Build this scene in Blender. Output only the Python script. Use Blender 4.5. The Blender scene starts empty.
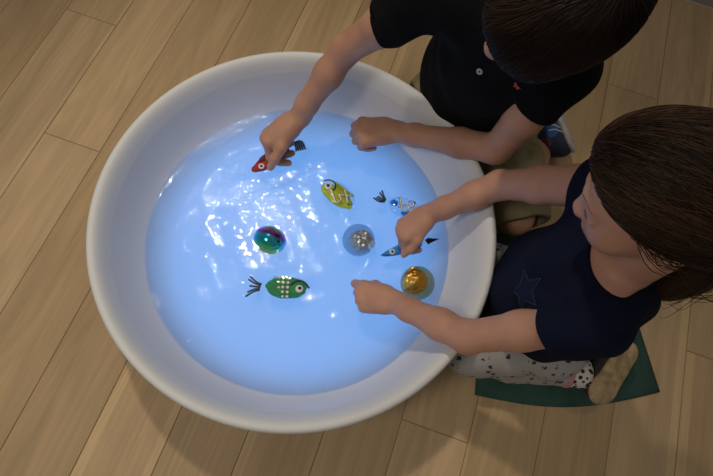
import bpy, bmesh, math, random
import numpy as np
from mathutils import Vector, Matrix
from mathutils.bvhtree import BVHTree

random.seed(7)
rng = np.random.default_rng(11)
scene = bpy.context.scene
COL = scene.collection

# ------------------------------------------------------------------ small helpers
def V3(*a):
    return np.array(a if len(a) == 3 else a[0], float)

def unit(v):
    v = np.array(v, float)
    return v / (np.linalg.norm(v) + 1e-12)

def tag(o, label=None, category=None, group=None, kind=None):
    if label: o['label'] = label
    if category: o['category'] = category
    if group: o['group'] = group
    if kind: o['kind'] = kind
    return o

def link(name, mesh, mat=None, parent=None, smooth=True):
    o = bpy.data.objects.new(name, mesh)
    COL.objects.link(o)
    if mat is not None:
        for m in (mat if isinstance(mat, (list, tuple)) else [mat]):
            mesh.materials.append(m)
    if smooth and len(mesh.polygons):
        mesh.polygons.foreach_set('use_smooth', np.ones(len(mesh.polygons), bool))
    if parent is not None:
        o.parent = parent
        o.matrix_parent_inverse = Matrix.Identity(4)
    return o

def empty(name, loc=(0, 0, 0)):
    o = bpy.data.objects.new(name, None)
    o.empty_display_size = 0.05
    o.location = loc
    COL.objects.link(o)
    return o

def mesh_np(name, verts, faces):
    me = bpy.data.meshes.new(name)
    me.from_pydata([tuple(v) for v in verts], [], [tuple(f) for f in faces])
    me.update()
    return me

def quads_np(name, verts, quads):
    """fast mesh from numpy arrays of vertices and quads"""
    me = bpy.data.meshes.new(name)
    n, q = len(verts), len(quads)
    me.vertices.add(n)
    me.vertices.foreach_set('co', np.ascontiguousarray(verts, np.float32).ravel())
    me.loops.add(q * 4)
    me.loops.foreach_set('vertex_index', np.ascontiguousarray(quads, np.int32).ravel())
    me.polygons.add(q)
    me.polygons.foreach_set('loop_start', np.arange(0, q * 4, 4, dtype=np.int32))
    me.polygons.foreach_set('loop_total', np.full(q, 4, np.int32))
    me.update(calc_edges=True)
    me.validate()
    return me

def tube_data(pts, rad, sides=8, flat=None):
    """rings along a polyline; capped ends"""
    pts = [V3(p) for p in pts]
    n = len(pts)
    rad = [rad] * n if np.isscalar(rad) else list(rad)
    verts, faces = [], []
    up = None
    for i in range(n):
        t = unit(pts[min(i + 1, n - 1)] - pts[max(i - 1, 0)])
        if up is None:
            a = V3(0, 0, 1) if abs(t[2]) < .9 else V3(1, 0, 0)
            up = unit(a - t * (a @ t))
        else:
            up = unit(up - t * (up @ t))
        s = np.cross(t, up)
        for k in range(sides):
            a = 2 * math.pi * k / sides
            verts.append(pts[i] + (up * math.cos(a) * (flat or 1) + s * math.sin(a)) * rad[i])
    for i in range(n - 1):
        for k in range(sides):
            a, b = i * sides + k, i * sides + (k + 1) % sides
            faces.append((a, b, b + sides, a + sides))
    faces.append(tuple(range(sides - 1, -1, -1)))
    faces.append(tuple(range((n - 1) * sides, n * sides)))
    return verts, faces

def merge(parts):
    V, F = [], []
    for v, f in parts:
        o = len(V)
        V += list(v)
        F += [tuple(i + o for i in q) for q in f]
    return V, F

def smooth_line(pts, n=24):
    """Catmull-Rom through points"""
    p = [V3(*q) if len(q) == 3 else V3(q[0], q[1], 0) for q in pts]
    p = [2 * p[0] - p[1]] + p + [2 * p[-1] - p[-2]]
    out = []
    segs = len(p) - 3
    for i in range(n + 1):
        u = i / n * segs
        k = min(int(u), segs - 1)
        t = u - k
        a, b, c, d = p[k:k + 4]
        out.append(.5 * ((2 * b) + (c - a) * t + (2 * a - 5 * b + 4 * c - d) * t * t + (3 * b - a - 3 * c + d) * t ** 3))
    return out

def lathe(profile, seg=128, centre=(0, 0, 0)):
    V, F = [], []
    m = len(profile)
    for i in range(seg):
        a = 2 * math.pi * i / seg
        for r, z in profile:
            V.append((centre[0] + r * math.cos(a), centre[1] + r * math.sin(a), centre[2] + z))
    for i in range(seg):
        j = (i + 1) % seg
        for k in range(m - 1):
            F.append((i * m + k, j * m + k, j * m + k + 1, i * m + k + 1))
    return V, F

def ellipsoid(c, r, axes=None, nu=32, nv=18, fn=None):
    V, F = [], []
    A = np.eye(3) if axes is None else np.array(axes, float)
    for j in range(nv + 1):
        ph = math.pi * j / nv
        for i in range(nu):
            th = 2 * math.pi * i / nu
            d = V3(math.sin(ph) * math.cos(th), math.sin(ph) * math.sin(th), math.cos(ph))
            k = 1 if fn is None else fn(d)
            V.append(V3(c) + A @ (d * V3(r) * k))
    for j in range(nv):
        for i in range(nu):
            a, b = j * nu + i, j * nu + (i + 1) % nu
            F.append((a, a + nu, b + nu, b))
    return V, F

# ------------------------------------------------------------------ signed distance modelling
class Field:
    def __init__(self, lo, hi, res):
        self.lo, self.res = V3(lo), res
        self.n = np.ceil((V3(hi) - self.lo) / res).astype(int) + 1
        self.D = np.full(self.n, 0.05, np.float32)

    def box(self, lo, hi):
        a = np.clip(np.floor((V3(lo) - self.lo) / self.res).astype(int), 0, self.n - 1)
        b = np.clip(np.ceil((V3(hi) - self.lo) / self.res).astype(int) + 1, 1, self.n)
        ax = [(self.lo[i] + self.res * np.arange(a[i], b[i])).astype(np.float32) for i in range(3)]
        X = np.meshgrid(*ax, indexing='ij')
        return tuple(slice(a[i], b[i]) for i in range(3)), X

    def join(self, other, k=.02):
        self.blend((slice(None),) * 3, other.D, k, 'add')

    def blend(self, sl, d, k, op):
        D = self.D[sl]
        if op == 'add':
            if k > 0:
                h = np.maximum(k - np.abs(D - d), 0) / k
                D[...] = np.minimum(D, d) - h * h * k * .25
            else:
                np.minimum(D, d, out=D)
        else:
            if k > 0:
                h = np.maximum(k - np.abs(D + d), 0) / k
                D[...] = np.maximum(D, -d) + h * h * k * .25
            else:
                np.maximum(D, -d, out=D)

    def cone(self, a, b, r1, r2, k=.01, op='add', squash=None):
        """tapered capsule; squash=(axis, factor) flattens the section along axis"""
        a, b = V3(a), V3(b)
        m = max(r1, r2) + max(k, .004) + .02
        sl, X = self.box(np.minimum(a, b) - m, np.maximum(a, b) + m)
        if X[0].size == 0: return
        P = [X[i] - np.float32(a[i]) for i in range(3)]
        ba = b - a
        if squash is not None:
            n, s = unit(squash[0]), squash[1]
            q = (P[0] * n[0] + P[1] * n[1] + P[2] * n[2]) * (1 / s - 1)
            P = [P[i] + q * n[i] for i in range(3)]
            ba = ba + n * (ba @ n) * (1 / s - 1)
        L = max(ba @ ba, 1e-9)
        t = np.clip((P[0] * ba[0] + P[1] * ba[1] + P[2] * ba[2]) / L, 0, 1)
        d = np.sqrt((P[0] - ba[0] * t) ** 2 + (P[1] - ba[1] * t) ** 2 + (P[2] - ba[2] * t) ** 2) - (r1 + (r2 - r1) * t)
        if squash is not None: d = d * (0.5 + 0.5 * squash[1])
        self.blend(sl, d.astype(np.float32), k, op)

    def chain(self, pts, rad, k=.01, op='add', squash=None):
        for i in range(len(pts) - 1):
            self.cone(pts[i], pts[i + 1], rad[i], rad[i + 1], k, op, squash)

    def ell(self, c, r, A=None, k=.01, op='add'):
        c, r = V3(c), V3(r)
        m = r.max() + max(k, .004) + .02
        sl, X = self.box(c - m, c + m)
        P = [X[i] - np.float32(c[i]) for i in range(3)]
        if A is not None:
            A = np.array(A, float)
            P = [P[0] * A[0, i] + P[1] * A[1, i] + P[2] * A[2, i] for i in range(3)]
        k0 = np.sqrt(sum((P[i] / r[i]) ** 2 for i in range(3)))
        k1 = np.sqrt(sum((P[i] / r[i] ** 2) ** 2 for i in range(3))) + 1e-6
        self.blend(sl, (k0 * (k0 - 1) / k1).astype(np.float32), k, op)

    def half(self, p, n, op='sub', lo=None, hi=None, k=.004):
        """remove the half space on the side n points to (inside an optional box)"""
        p, n = V3(p), unit(n)
        if lo is None:
            lo, hi = self.lo, self.lo + self.res * self.n
        sl, X = self.box(lo, hi)
        d = -((X[0] - p[0]) * n[0] + (X[1] - p[1]) * n[1] + (X[2] - p[2]) * n[2])
        self.blend(sl, d.astype(np.float32), k, op)

    def ripple(self, amp, fn):
        """soft cloth folds: fn(x,y,z) added to the field near the surface"""
        sl, X = self.box(self.lo, self.lo + self.res * self.n)
        self.D[sl] += (amp * fn(*X)).astype(np.float32)

    def mesh(self, name):
        D = self.D
        for ax in range(3):
            s = [slice(None)] * 3
            s[ax] = 0; D[tuple(s)] = .05
            s[ax] = -1; D[tuple(s)] = .05
        mn, mx = D, D
        for ax in range(3):
            a = [slice(None)] * 3; b = [slice(None)] * 3
            a[ax] = slice(0, -1); b[ax] = slice(1, None)
            mn = np.minimum(mn[tuple(a)], mn[tuple(b)])
            mx = np.maximum(mx[tuple(a)], mx[tuple(b)])
        act = (mn < 0) & (mx >= 0)
        del mn, mx
        I = np.argwhere(act)
        idx = np.full(act.shape, -1, np.int32)
        idx[act] = np.arange(len(I), dtype=np.int32)
        corner = [(i, j, k) for i in (0, 1) for j in (0, 1) for k in (0, 1)]
        val = {c: D[I[:, 0] + c[0], I[:, 1] + c[1], I[:, 2] + c[2]].astype(np.float64) for c in corner}
        acc = np.zeros((len(I), 3)); cnt = np.zeros(len(I))
        for c in corner:
            for ax in range(3):
                if c[ax] == 0:
                    c2 = list(c); c2[ax] = 1; c2 = tuple(c2)
                    v0, v1 = val[c], val[c2]
                    cr = (v0 < 0) != (v1 < 0)
                    t = np.where(cr, v0 / np.where(cr, v0 - v1, 1), 0)
                    p = np.tile(np.array(c, float), (len(I), 1)); p[:, ax] += t
                    acc[cr] += p[cr]; cnt[cr] += 1
        verts = self.lo + self.res * (I + acc / np.maximum(cnt, 1)[:, None])
        quads = []
        for ax in range(3):
            o1, o2 = [(1, 2), (2, 0), (0, 1)][ax]
            a = [slice(1, -1)] * 3; b = [slice(1, -1)] * 3
            a[ax] = slice(0, -1); b[ax] = slice(1, None)
            A, B = D[tuple(a)] < 0, D[tuple(b)] < 0
            off = np.array([1, 1, 1]); off[ax] = 0
            for flip, msk in ((0, A & ~B), (1, ~A & B)):
                E = np.argwhere(msk) + off
                if not len(E): continue
                def g(d1, d2):
                    q = E.copy(); q[:, o1] += d1; q[:, o2] += d2
                    return idx[q[:, 0], q[:, 1], q[:, 2]]
                Q = np.stack([g(-1, -1), g(0, -1), g(0, 0), g(-1, 0)], 1)
                quads.append(Q[:, ::-1] if flip else Q)
        quads = np.concatenate(quads)
        quads = quads[(quads >= 0).all(1)]
        # light smoothing removes the cell stair-steps
        nb = np.zeros_like(verts); c = np.zeros(len(verts))
        for i in range(4):
            j = (i + 1) % 4
            np.add.at(nb, quads[:, i], verts[quads[:, j]]); np.add.at(c, quads[:, i], 1)
            np.add.at(nb, quads[:, j], verts[quads[:, i]]); np.add.at(c, quads[:, j], 1)
        verts = verts * .5 + .5 * nb / np.maximum(c, 1)[:, None]
        self.D = None
        return quads_np(name, verts, quads)

# ------------------------------------------------------------------ materials
def new_mat(name):
    m = bpy.data.materials.new(name)
    m.use_nodes = True
    nt = m.node_tree
    return m, nt, nt.nodes, nt.links, nt.nodes['Principled BSDF']

def N(nodes, kind, **kw):
    n = nodes.new(kind)
    for k, v in kw.items():
        if k in n.inputs: n.inputs[k].default_value = v
        else: setattr(n, k, v)
    return n

def plain(name, col, rough=.5, metal=0, spec=.5, bump=0, bscale=200, var=0, vscale=30, sheen=0, sss=0):
    m, nt, nodes, L, b = new_mat(name)
    b.inputs['Base Color'].default_value = (*col, 1)
    b.inputs['Roughness'].default_value = rough
    b.inputs['Metallic'].default_value = metal
    b.inputs['Specular IOR Level'].default_value = spec
    if sheen:
        b.inputs['Sheen Weight'].default_value = sheen
        b.inputs['Sheen Tint'].default_value = (*[min(1, c * 3 + .1) for c in col], 1)
    if sss:
        b.inputs['Subsurface Weight'].default_value = sss
        b.inputs['Subsurface Radius'].default_value = (.012, .005, .003)
        b.inputs['Subsurface Scale'].default_value = .6
    tc = N(nodes, 'ShaderNodeTexCoord')
    if var:
        n = N(nodes, 'ShaderNodeTexNoise', Scale=vscale, Detail=4.0)
        L.new(tc.outputs['Object'], n.inputs['Vector'])
        r = N(nodes, 'ShaderNodeValToRGB')
        r.color_ramp.elements[0].position = .3
        r.color_ramp.elements[1].position = .7
        r.color_ramp.elements[0].color = (*[c * (1 - var) for c in col], 1)
        r.color_ramp.elements[1].color = (*[min(1, c * (1 + var)) for c in col], 1)
        L.new(n.outputs['Fac'], r.inputs['Fac'])
        L.new(r.outputs['Color'], b.inputs['Base Color'])
    if bump:
        n = N(nodes, 'ShaderNodeTexNoise', Scale=bscale, Detail=3.0)
        L.new(tc.outputs['Object'], n.inputs['Vector'])
        bp = N(nodes, 'ShaderNodeBump', Strength=bump, Distance=.002)
        L.new(n.outputs['Fac'], bp.inputs['Height'])
        L.new(bp.outputs['Normal'], b.inputs['Normal'])
    return m

M = {}
M['skin'] = plain('skin', (.47, .255, .175), .5, spec=.35, bump=.12, bscale=260, var=.10, vscale=18, sss=.10)
M['skin_girl'] = plain('skin_fair', (.49, .268, .195), .5, spec=.35, bump=.10, bscale=260, var=.10, vscale=18, sss=.10)
M['lip'] = plain('lip', (.50, .20, .16), .4)
M['eye_white'] = plain('eye_white', (.75, .74, .72), .2)
M['iris'] = plain('iris', (.05, .03, .02), .15)
M['black_cotton'] = plain('black_cotton', (.0045, .0050, .0065), .95, spec=.12, bump=.5, bscale=900, var=.25, vscale=25)
M['navy_cotton'] = plain('navy_cotton', (.0055, .0085, .026), .95, spec=.12, bump=.5, bscale=900, var=.2, vscale=25)
M['navy_star'] = plain('navy_star', (.005, .010, .035), .9, spec=.2, bump=.4, bscale=900)
M['stitch'] = plain('stitch', (.020, .030, .075), .8)
M['olive_cotton'] = plain('olive_cotton', (.23, .205, .12), .92, spec=.2, bump=.5, bscale=700, var=.15, vscale=40)
M['olive_seam'] = plain('olive_seam', (.04, .035, .02), .9)
M['green_cloth'] = plain('green_cloth', (.033, .078, .068), .92, spec=.2, bump=.35, bscale=500, var=.18, vscale=14)
M['shoe_grey'] = plain('shoe_grey', (.030, .030, .034), .8, bump=.4, bscale=500, var=.3, vscale=60)
M['shoe_navy'] = plain('shoe_navy', (.012, .018, .050), .75, bump=.4, bscale=500)
M['shoe_blue'] = plain('shoe_blue', (.010, .085, .30), .7, bump=.4, bscale=500)
M['shoe_red'] = plain('shoe_red', (.10, .008, .018), .7, bump=.4, bscale=500)
M['shoe_white'] = plain('shoe_white', (.42, .42, .42), .7, bump=.2, bscale=200, var=.2, vscale=60)
M['lace'] = plain('lace', (.48, .46, .42), .8)
M['sole_beige'] = plain('sole_beige', (.40, .30, .17), .8, bump=.5, bscale=120, var=.4, vscale=45)
M['pink_trim'] = plain('pink_trim', (.30, .02, .07), .7)
M['pink_band'] = plain('pink_band', (.50, .21, .22), .9, bump=.3, bscale=600)
M['orange_thread'] = plain('orange_thread', (.60, .085, .025), .8, bump=.3, bscale=1500)
M['button'] = plain('button_shell', (.42, .42, .40), .35)
M['button_hole'] = plain('button_hole', (.04, .04, .04), .7)
M['wall_paint'] = plain('wall_paint', (.55, .53, .50), .9, bump=.05, bscale=300)
M['board_paint'] = plain('skirting_paint', (.30, .29, .27), .6)
M['fish_black'] = plain('fish_black', (.006, .007, .012), .35)
M['fish_white'] = plain('fish_white', (.80, .80, .78), .35)
M['silver_line'] = plain('silver_line', (.55, .53, .46), .35, metal=.4)
M['fish_red_gloss'] = plain('fish_red', (.55, .012, .020), .25)
M['rubber_black'] = plain('rubber_black', (.01, .01, .012), .6)

def spotted(name, base, spot, scale, thr, soft=.05, cluster=None):
    m, nt, nodes, L, b = new_mat(name)
    tc = N(nodes, 'ShaderNodeTexCoord')
    v = N(nodes, 'ShaderNodeTexVoronoi', Scale=scale, Randomness=.75)
    L.new(tc.outputs['Object'], v.inputs['Vector'])
    src = v.outputs['Distance']
    if cluster:
        nz = N(nodes, 'ShaderNodeTexNoise', Scale=scale * cluster, Detail=1.0)
        L.new(tc.outputs['Object'], nz.inputs['Vector'])
        mm = N(nodes, 'ShaderNodeMath', operation='MULTIPLY_ADD')
        L.new(nz.outputs['Fac'], mm.inputs[0]); mm.inputs[1].default_value = .55
        L.new(src, mm.inputs[2])
        src = mm.outputs[0]; thr = thr + .27
    r = N(nodes, 'ShaderNodeValToRGB')
    r.color_ramp.elements[0].position = thr
    r.color_ramp.elements[1].position = thr + soft
    r.color_ramp.elements[0].color = (*spot, 1)
    r.color_ramp.elements[1].color = (*base, 1)
    L.new(src, r.inputs['Fac'])
    L.new(r.outputs['Color'], b.inputs['Base Color'])
    b.inputs['Roughness'].default_value = .9
    n = N(nodes, 'ShaderNodeTexNoise', Scale=900.0)
    L.new(tc.outputs['Object'], n.inputs['Vector'])
    bp = N(nodes, 'ShaderNodeBump', Strength=.3, Distance=.001)
    L.new(n.outputs['Fac'], bp.inputs['Height']); L.new(bp.outputs['Normal'], b.inputs['Normal'])
    return m
M['leggings'] = spotted('printed_leggings', (.33, .33, .335), (.02, .022, .04), 50, .23, .03, cluster=5)
M['leopard'] = spotted('leopard_sock', (.60, .57, .56), (.02, .018, .02), 85, .40, .05)

def hair_mat(name, dark, light):
    m, nt, nodes, L, b = new_mat(name)
    at = N(nodes, 'ShaderNodeAttribute', attribute_name='tone')
    r = N(nodes, 'ShaderNodeValToRGB')
    r.color_ramp.elements[0].color = (*dark, 1)
    r.color_ramp.elements[1].color = (*light, 1)
    L.new(at.outputs['Fac'], r.inputs['Fac'])
    L.new(r.outputs['Color'], b.inputs['Base Color'])
    b.inputs['Roughness'].default_value = .5
    b.inputs['Specular IOR Level'].default_value = .25
    return m
M['hair_boy'] = hair_mat('brown_hair', (.011, .006, .0038), (.038, .020, .011))
M['hair_girl'] = hair_mat('chestnut_hair', (.012, .006, .0035), (.105, .049, .021))

def oak():
    m, nt, nodes, L, b = new_mat('oak_boards')
    tc = N(nodes, 'ShaderNodeTexCoord')
    at = N(nodes, 'ShaderNodeAttribute', attribute_name='plank')   # per-board random values
    sep = N(nodes, 'ShaderNodeSeparateColor')
    L.new(at.outputs['Color'], sep.inputs['Color'])
    off = N(nodes, 'ShaderNodeVectorMath', operation='MULTIPLY_ADD')
    L.new(at.outputs['Color'], off.inputs[0]); off.inputs[1].default_value = (37, 53, 71)
    L.new(tc.outputs['Object'], off.inputs[2])
    def grain(sx, sy, det, dist=0.0, rough=.55):
        mp = N(nodes, 'ShaderNodeMapping')
        mp.inputs['Scale'].default_value = (sx, sy, 1)
        L.new(off.outputs['Vector'], mp.inputs['Vector'])
        n = N(nodes, 'ShaderNodeTexNoise', Scale=1.0, Detail=det, Roughness=rough, Distortion=dist)
        L.new(mp.outputs['Vector'], n.inputs['Vector'])
        return n.outputs['Fac']
    fine = grain(150, 5, 4)
    broad = grain(16, 1.6, 3, .6)
    # cathedral figure: rings of a stretched noise field
    ring_src = grain(6.5, .9, 1.5, .3, .4)
    mul = N(nodes, 'ShaderNodeMath', operation='MULTIPLY'); L.new(ring_src, mul.inputs[0]); mul.inputs[1].default_value = 95
    sn = N(nodes, 'ShaderNodeMath', operation='SINE'); L.new(mul.outputs[0], sn.inputs[0])
    def ramp(src, c0, c1, p0=0, p1=1):
        r = N(nodes, 'ShaderNodeMapRange'); L.new(src, r.inputs['Value'])
        r.inputs['From Min'].default_value = p0; r.inputs['From Max'].default_value = p1
        r.inputs['To Min'].default_value = c0; r.inputs['To Max'].default_value = c1
        return r.outputs['Result']
    a = ramp(fine, .93, 1.07, .3, .7)
    c = ramp(broad, .86, 1.12, .3, .7)
    d = ramp(sn.outputs[0], .955, 1.025, -1, 1)
    e = ramp(sep.outputs['Red'], .86, 1.14)
    prod = None
    for s in (a, c, d, e):
        if prod is None: prod = s; continue
        mm = N(nodes, 'ShaderNodeMath', operation='MULTIPLY')
        L.new(prod, mm.inputs[0]); L.new(s, mm.inputs[1]); prod = mm.outputs[0]
    hue = N(nodes, 'ShaderNodeMix', data_type='RGBA')
    hue.inputs['A'].default_value = (.485, .345, .190, 1)
    hue.inputs['B'].default_value = (.46, .335, .20, 1)
    L.new(sep.outputs['Green'], hue.inputs['Factor'])
    # pale sapwood streaks along a few boards
    sa = N(nodes, 'ShaderNodeAttribute', attribute_name='sapwood')
    st = sa.outputs['Fac']
    sap = N(nodes, 'ShaderNodeMix', data_type='RGBA')
    sap.inputs['B'].default_value = (.64, .47, .26, 1)
    L.new(st, sap.inputs['Factor']); L.new(hue.outputs['Result'], sap.inputs['A'])
    # small dark knots
    kn = N(nodes, 'ShaderNodeTexVoronoi', Scale=1.0, Randomness=1.0)
    kmp = N(nodes, 'ShaderNodeMapping'); kmp.inputs['Scale'].default_value = (6, 3.6, 1)
    L.new(off.outputs['Vector'], kmp.inputs['Vector']); L.new(kmp.outputs['Vector'], kn.inputs['Vector'])
    kf = ramp(kn.outputs['Distance'], .55, 1, .012, .05)
    mm = N(nodes, 'ShaderNodeMath', operation='MULTIPLY'); L.new(prod, mm.inputs[0]); L.new(kf, mm.inputs[1]); prod = mm.outputs[0]
    vm = N(nodes, 'ShaderNodeVectorMath', operation='SCALE')
    L.new(sap.outputs['Result'], vm.inputs[0]); L.new(prod, vm.inputs['Scale'])
    L.new(vm.outputs['Vector'], b.inputs['Base Color'])
    b.inputs['Roughness'].default_value = .5
    b.inputs['Specular IOR Level'].default_value = .3
    bp = N(nodes, 'ShaderNodeBump', Strength=.15, Distance=.001)
    L.new(fine, bp.inputs['Height']); L.new(bp.outputs['Normal'], b.inputs['Normal'])
    return m
M['oak'] = oak()
M['gap'] = plain('board_gap', (.27, .185, .10), .9)

def translucent_plastic(name='frosted_white_plastic', fac=.72, col=(.66, .68, .74)):
    m, nt, nodes, L, b = new_mat(name)
    out = nodes['Material Output']
    nodes.remove(b)
    d = N(nodes, 'ShaderNodeBsdfDiffuse'); d.inputs['Color'].default_value = (*col, 1)
    t = N(nodes, 'ShaderNodeBsdfTranslucent'); t.inputs['Color'].default_value = (.8, .8, .8, 1)
    mx = N(nodes, 'ShaderNodeMixShader'); mx.inputs['Fac'].default_value = fac
    L.new(d.outputs[0], mx.inputs[1]); L.new(t.outputs[0], mx.inputs[2])
    g = N(nodes, 'ShaderNodeBsdfGlossy', Roughness=.7); g.inputs['Color'].default_value = (1, 1, 1, 1)
    fr = N(nodes, 'ShaderNodeFresnel', IOR=1.04)
    m2 = N(nodes, 'ShaderNodeMixShader')
    L.new(fr.outputs[0], m2.inputs['Fac']); L.new(mx.outputs[0], m2.inputs[1]); L.new(g.outputs[0], m2.inputs[2])
    L.new(m2.outputs[0], out.inputs['Surface'])
    return m
M['frosted'] = translucent_plastic()
M['wall_plastic'] = translucent_plastic('white_wall_plastic', .27, (.88, .90, .94))
M['white_plastic'] = plain('white_plastic', (.68, .71, .735), .5, spec=.25)

def water():
    m, nt, nodes, L, b = new_mat('rippled_water')
    out = nodes['Material Output']; nodes.remove(b)
    tc = N(nodes, 'ShaderNodeTexCoord')
    def nz(scale, det, dist=0.):
        n = N(nodes, 'ShaderNodeTexNoise', Scale=scale, Detail=det, Distortion=dist)
        L.new(tc.outputs['Object'], n.inputs['Vector']); return n.outputs['Fac']
    big, small, mask = nz(16, 2, .4), nz(80, 2, .6), nz(9, 1)
    mr = N(nodes, 'ShaderNodeMapRange'); L.new(mask, mr.inputs['Value'])
    mr.inputs['From Min'].default_value = .25; mr.inputs['From Max'].default_value = .60
    mm = N(nodes, 'ShaderNodeMath', operation='MULTIPLY'); L.new(small, mm.inputs[0]); L.new(mr.outputs['Result'], mm.inputs[1])
    b1 = N(nodes, 'ShaderNodeBump', Strength=1.0, Distance=.004); L.new(big, b1.inputs['Height'])
    b2 = N(nodes, 'ShaderNodeBump', Strength=1.0, Distance=.0017); L.new(mm.outputs[0], b2.inputs['Height'])
    L.new(b1.outputs['Normal'], b2.inputs['Normal'])
    g = N(nodes, 'ShaderNodeBsdfGlossy', Roughness=.025)
    g.inputs['Color'].default_value = (1, 1, 1, 1)
    L.new(b2.outputs['Normal'], g.inputs['Normal'])
    t = N(nodes, 'ShaderNodeBsdfTransparent'); t.inputs['Color'].default_value = (.93, .965, .995, 1)
    fr = N(nodes, 'ShaderNodeFresnel', IOR=1.5); L.new(b2.outputs['Normal'], fr.inputs['Normal'])
    mx = N(nodes, 'ShaderNodeMixShader')
    L.new(fr.outputs[0], mx.inputs['Fac']); L.new(t.outputs[0], mx.inputs[1]); L.new(g.outputs[0], mx.inputs[2])
    L.new(mx.outputs[0], out.inputs['Surface'])
    return m
M['water'] = water()

def beads(name, c0, c1, scale=700, rough=.3):
    """pouch full of tiny coloured beads"""
    m, nt, nodes, L, b = new_mat(name)
    tc = N(nodes, 'ShaderNodeTexCoord')
    v = N(nodes, 'ShaderNodeTexVoronoi', Scale=scale)
    L.new(tc.outputs['Object'], v.inputs['Vector'])
    r = N(nodes, 'ShaderNodeValToRGB')
    r.color_ramp.elements[0].color = (*c0, 1); r.color_ramp.elements[1].color = (*c1, 1)
    sp = N(nodes, 'ShaderNodeSeparateColor'); L.new(v.outputs['Color'], sp.inputs['Color'])
    L.new(sp.outputs['Red'], r.inputs['Fac']); L.new(r.outputs['Color'], b.inputs['Base Color'])
    b.inputs['Roughness'].default_value = rough
    tr = N(nodes, 'ShaderNodeBsdfTranslucent'); L.new(r.outputs['Color'], tr.inputs['Color'])
    mx = N(nodes, 'ShaderNodeMixShader'); mx.inputs['Fac'].default_value = .25
    L.new(b.outputs[0], mx.inputs[1]); L.new(tr.outputs[0], mx.inputs[2])
    L.new(mx.outputs[0], nodes['Material Output'].inputs['Surface'])
    bp = N(nodes, 'ShaderNodeBump', Strength=.6, Distance=.001)
    L.new(v.outputs['Distance'], bp.inputs['Height']); L.new(bp.outputs['Normal'], b.inputs['Normal'])
    return m
M['beads_green'] = beads('green_beads', (.006, .20, .055), (.03, .50, .16))
M['beads_yellow'] = beads('yellow_beads', (.52, .54, .006), (.88, .86, .05))
M['beads_blue'] = beads('blue_beads', (.01, .20, .62), (.05, .45, .95))
M['beads_red'] = beads('red_beads', (.30, .004, .012), (.65, .03, .04))
M['beads_maroon'] = beads('maroon_beads', (.10, .004, .02), (.25, .01, .03))

def clear(name, tint, ior=1.4, rough=.03):
    m, nt, nodes, L, b = new_mat(name)
    out = nodes['Material Output']; nodes.remove(b)
    g = N(nodes, 'ShaderNodeBsdfGlossy', Roughness=rough)
    t = N(nodes, 'ShaderNodeBsdfTransparent'); t.inputs['Color'].default_value = (*tint, 1)
    fr = N(nodes, 'ShaderNodeFresnel', IOR=ior)
    mn = N(nodes, 'ShaderNodeMath', operation='MINIMUM'); L.new(fr.outputs[0], mn.inputs[0]); mn.inputs[1].default_value = .14
    mx = N(nodes, 'ShaderNodeMixShader')
    L.new(mn.outputs[0], mx.inputs['Fac']); L.new(t.outputs[0], mx.inputs[1]); L.new(g.outputs[0], mx.inputs[2])
    L.new(mx.outputs[0], out.inputs['Surface'])
    return m
M['clear_pouch'] = clear('clear_pouch', (.90, .95, .98))
M['smoke_shell'] = clear('smoky_clear_shell', (.68, .74, .80), 1.35)
M['amber_shell'] = clear('amber_clear_shell', (.74, .64, .44), 1.35)

def foil(name, col):
    m, nt, nodes, L, b = new_mat(name)
    b.inputs['Base Color'].default_value = (*col, 1)
    b.inputs['Metallic'].default_value = .8
    b.inputs['Roughness'].default_value = .3
    tc = N(nodes, 'ShaderNodeTexCoord')
    v = N(nodes, 'ShaderNodeTexVoronoi', Scale=110.0)
    L.new(tc.outputs['Object'], v.inputs['Vector'])
    bp = N(nodes, 'ShaderNodeBump', Strength=.9, Distance=.006)
    L.new(v.outputs['Distance'], bp.inputs['Height']); L.new(bp.outputs['Normal'], b.inputs['Normal'])
    return m
M['foil_silver'] = foil('crinkled_silver_foil', (.95, .88, .74))
M['foil_gold'] = foil('crinkled_gold_foil', (.95, .60, .11))

def rainbow():
    m, nt, nodes, L, b = new_mat('oil_slick_mirror')
    tc = N(nodes, 'ShaderNodeTexCoord')
    sp = N(nodes, 'ShaderNodeSeparateXYZ'); L.new(tc.outputs['Generated'], sp.inputs['Vector'])
    nz = N(nodes, 'ShaderNodeTexNoise', Scale=3.0, Detail=1.0); L.new(tc.outputs['Generated'], nz.inputs['Vector'])
    ad = N(nodes, 'ShaderNodeMath', operation='MULTIPLY_ADD'); L.new(nz.outputs['Fac'], ad.inputs[0]); ad.inputs[1].default_value = .22
    L.new(sp.outputs['Y'], ad.inputs[2])
    r = N(nodes, 'ShaderNodeValToRGB')
    cr = r.color_ramp
    cols = [(.10, (.34, .36, .05)), (.26, (.08, .55, .20)), (.42, (.03, .42, .62)), (.56, (.04, .55, .70)), (.68, (.22, .12, .68)), (.80, (.55, .10, .50)), (.92, (.25, .42, .45)), (1, (.40, .34, .08))]
    cr.elements[0].position = cols[0][0]; cr.elements[0].color = (*cols[0][1], 1)
    cr.elements[1].position = 1; cr.elements[1].color = (*cols[-1][1], 1)
    for p, c in cols[1:-1]:
        e = cr.elements.new(p); e.color = (*c, 1)
    L.new(ad.outputs[0], r.inputs['Fac']); L.new(r.outputs['Color'], b.inputs['Base Color'])
    b.inputs['Metallic'].default_value = .9
    b.inputs['Roughness'].default_value = .12
    return m
M['rainbow'] = rainbow()

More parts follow.
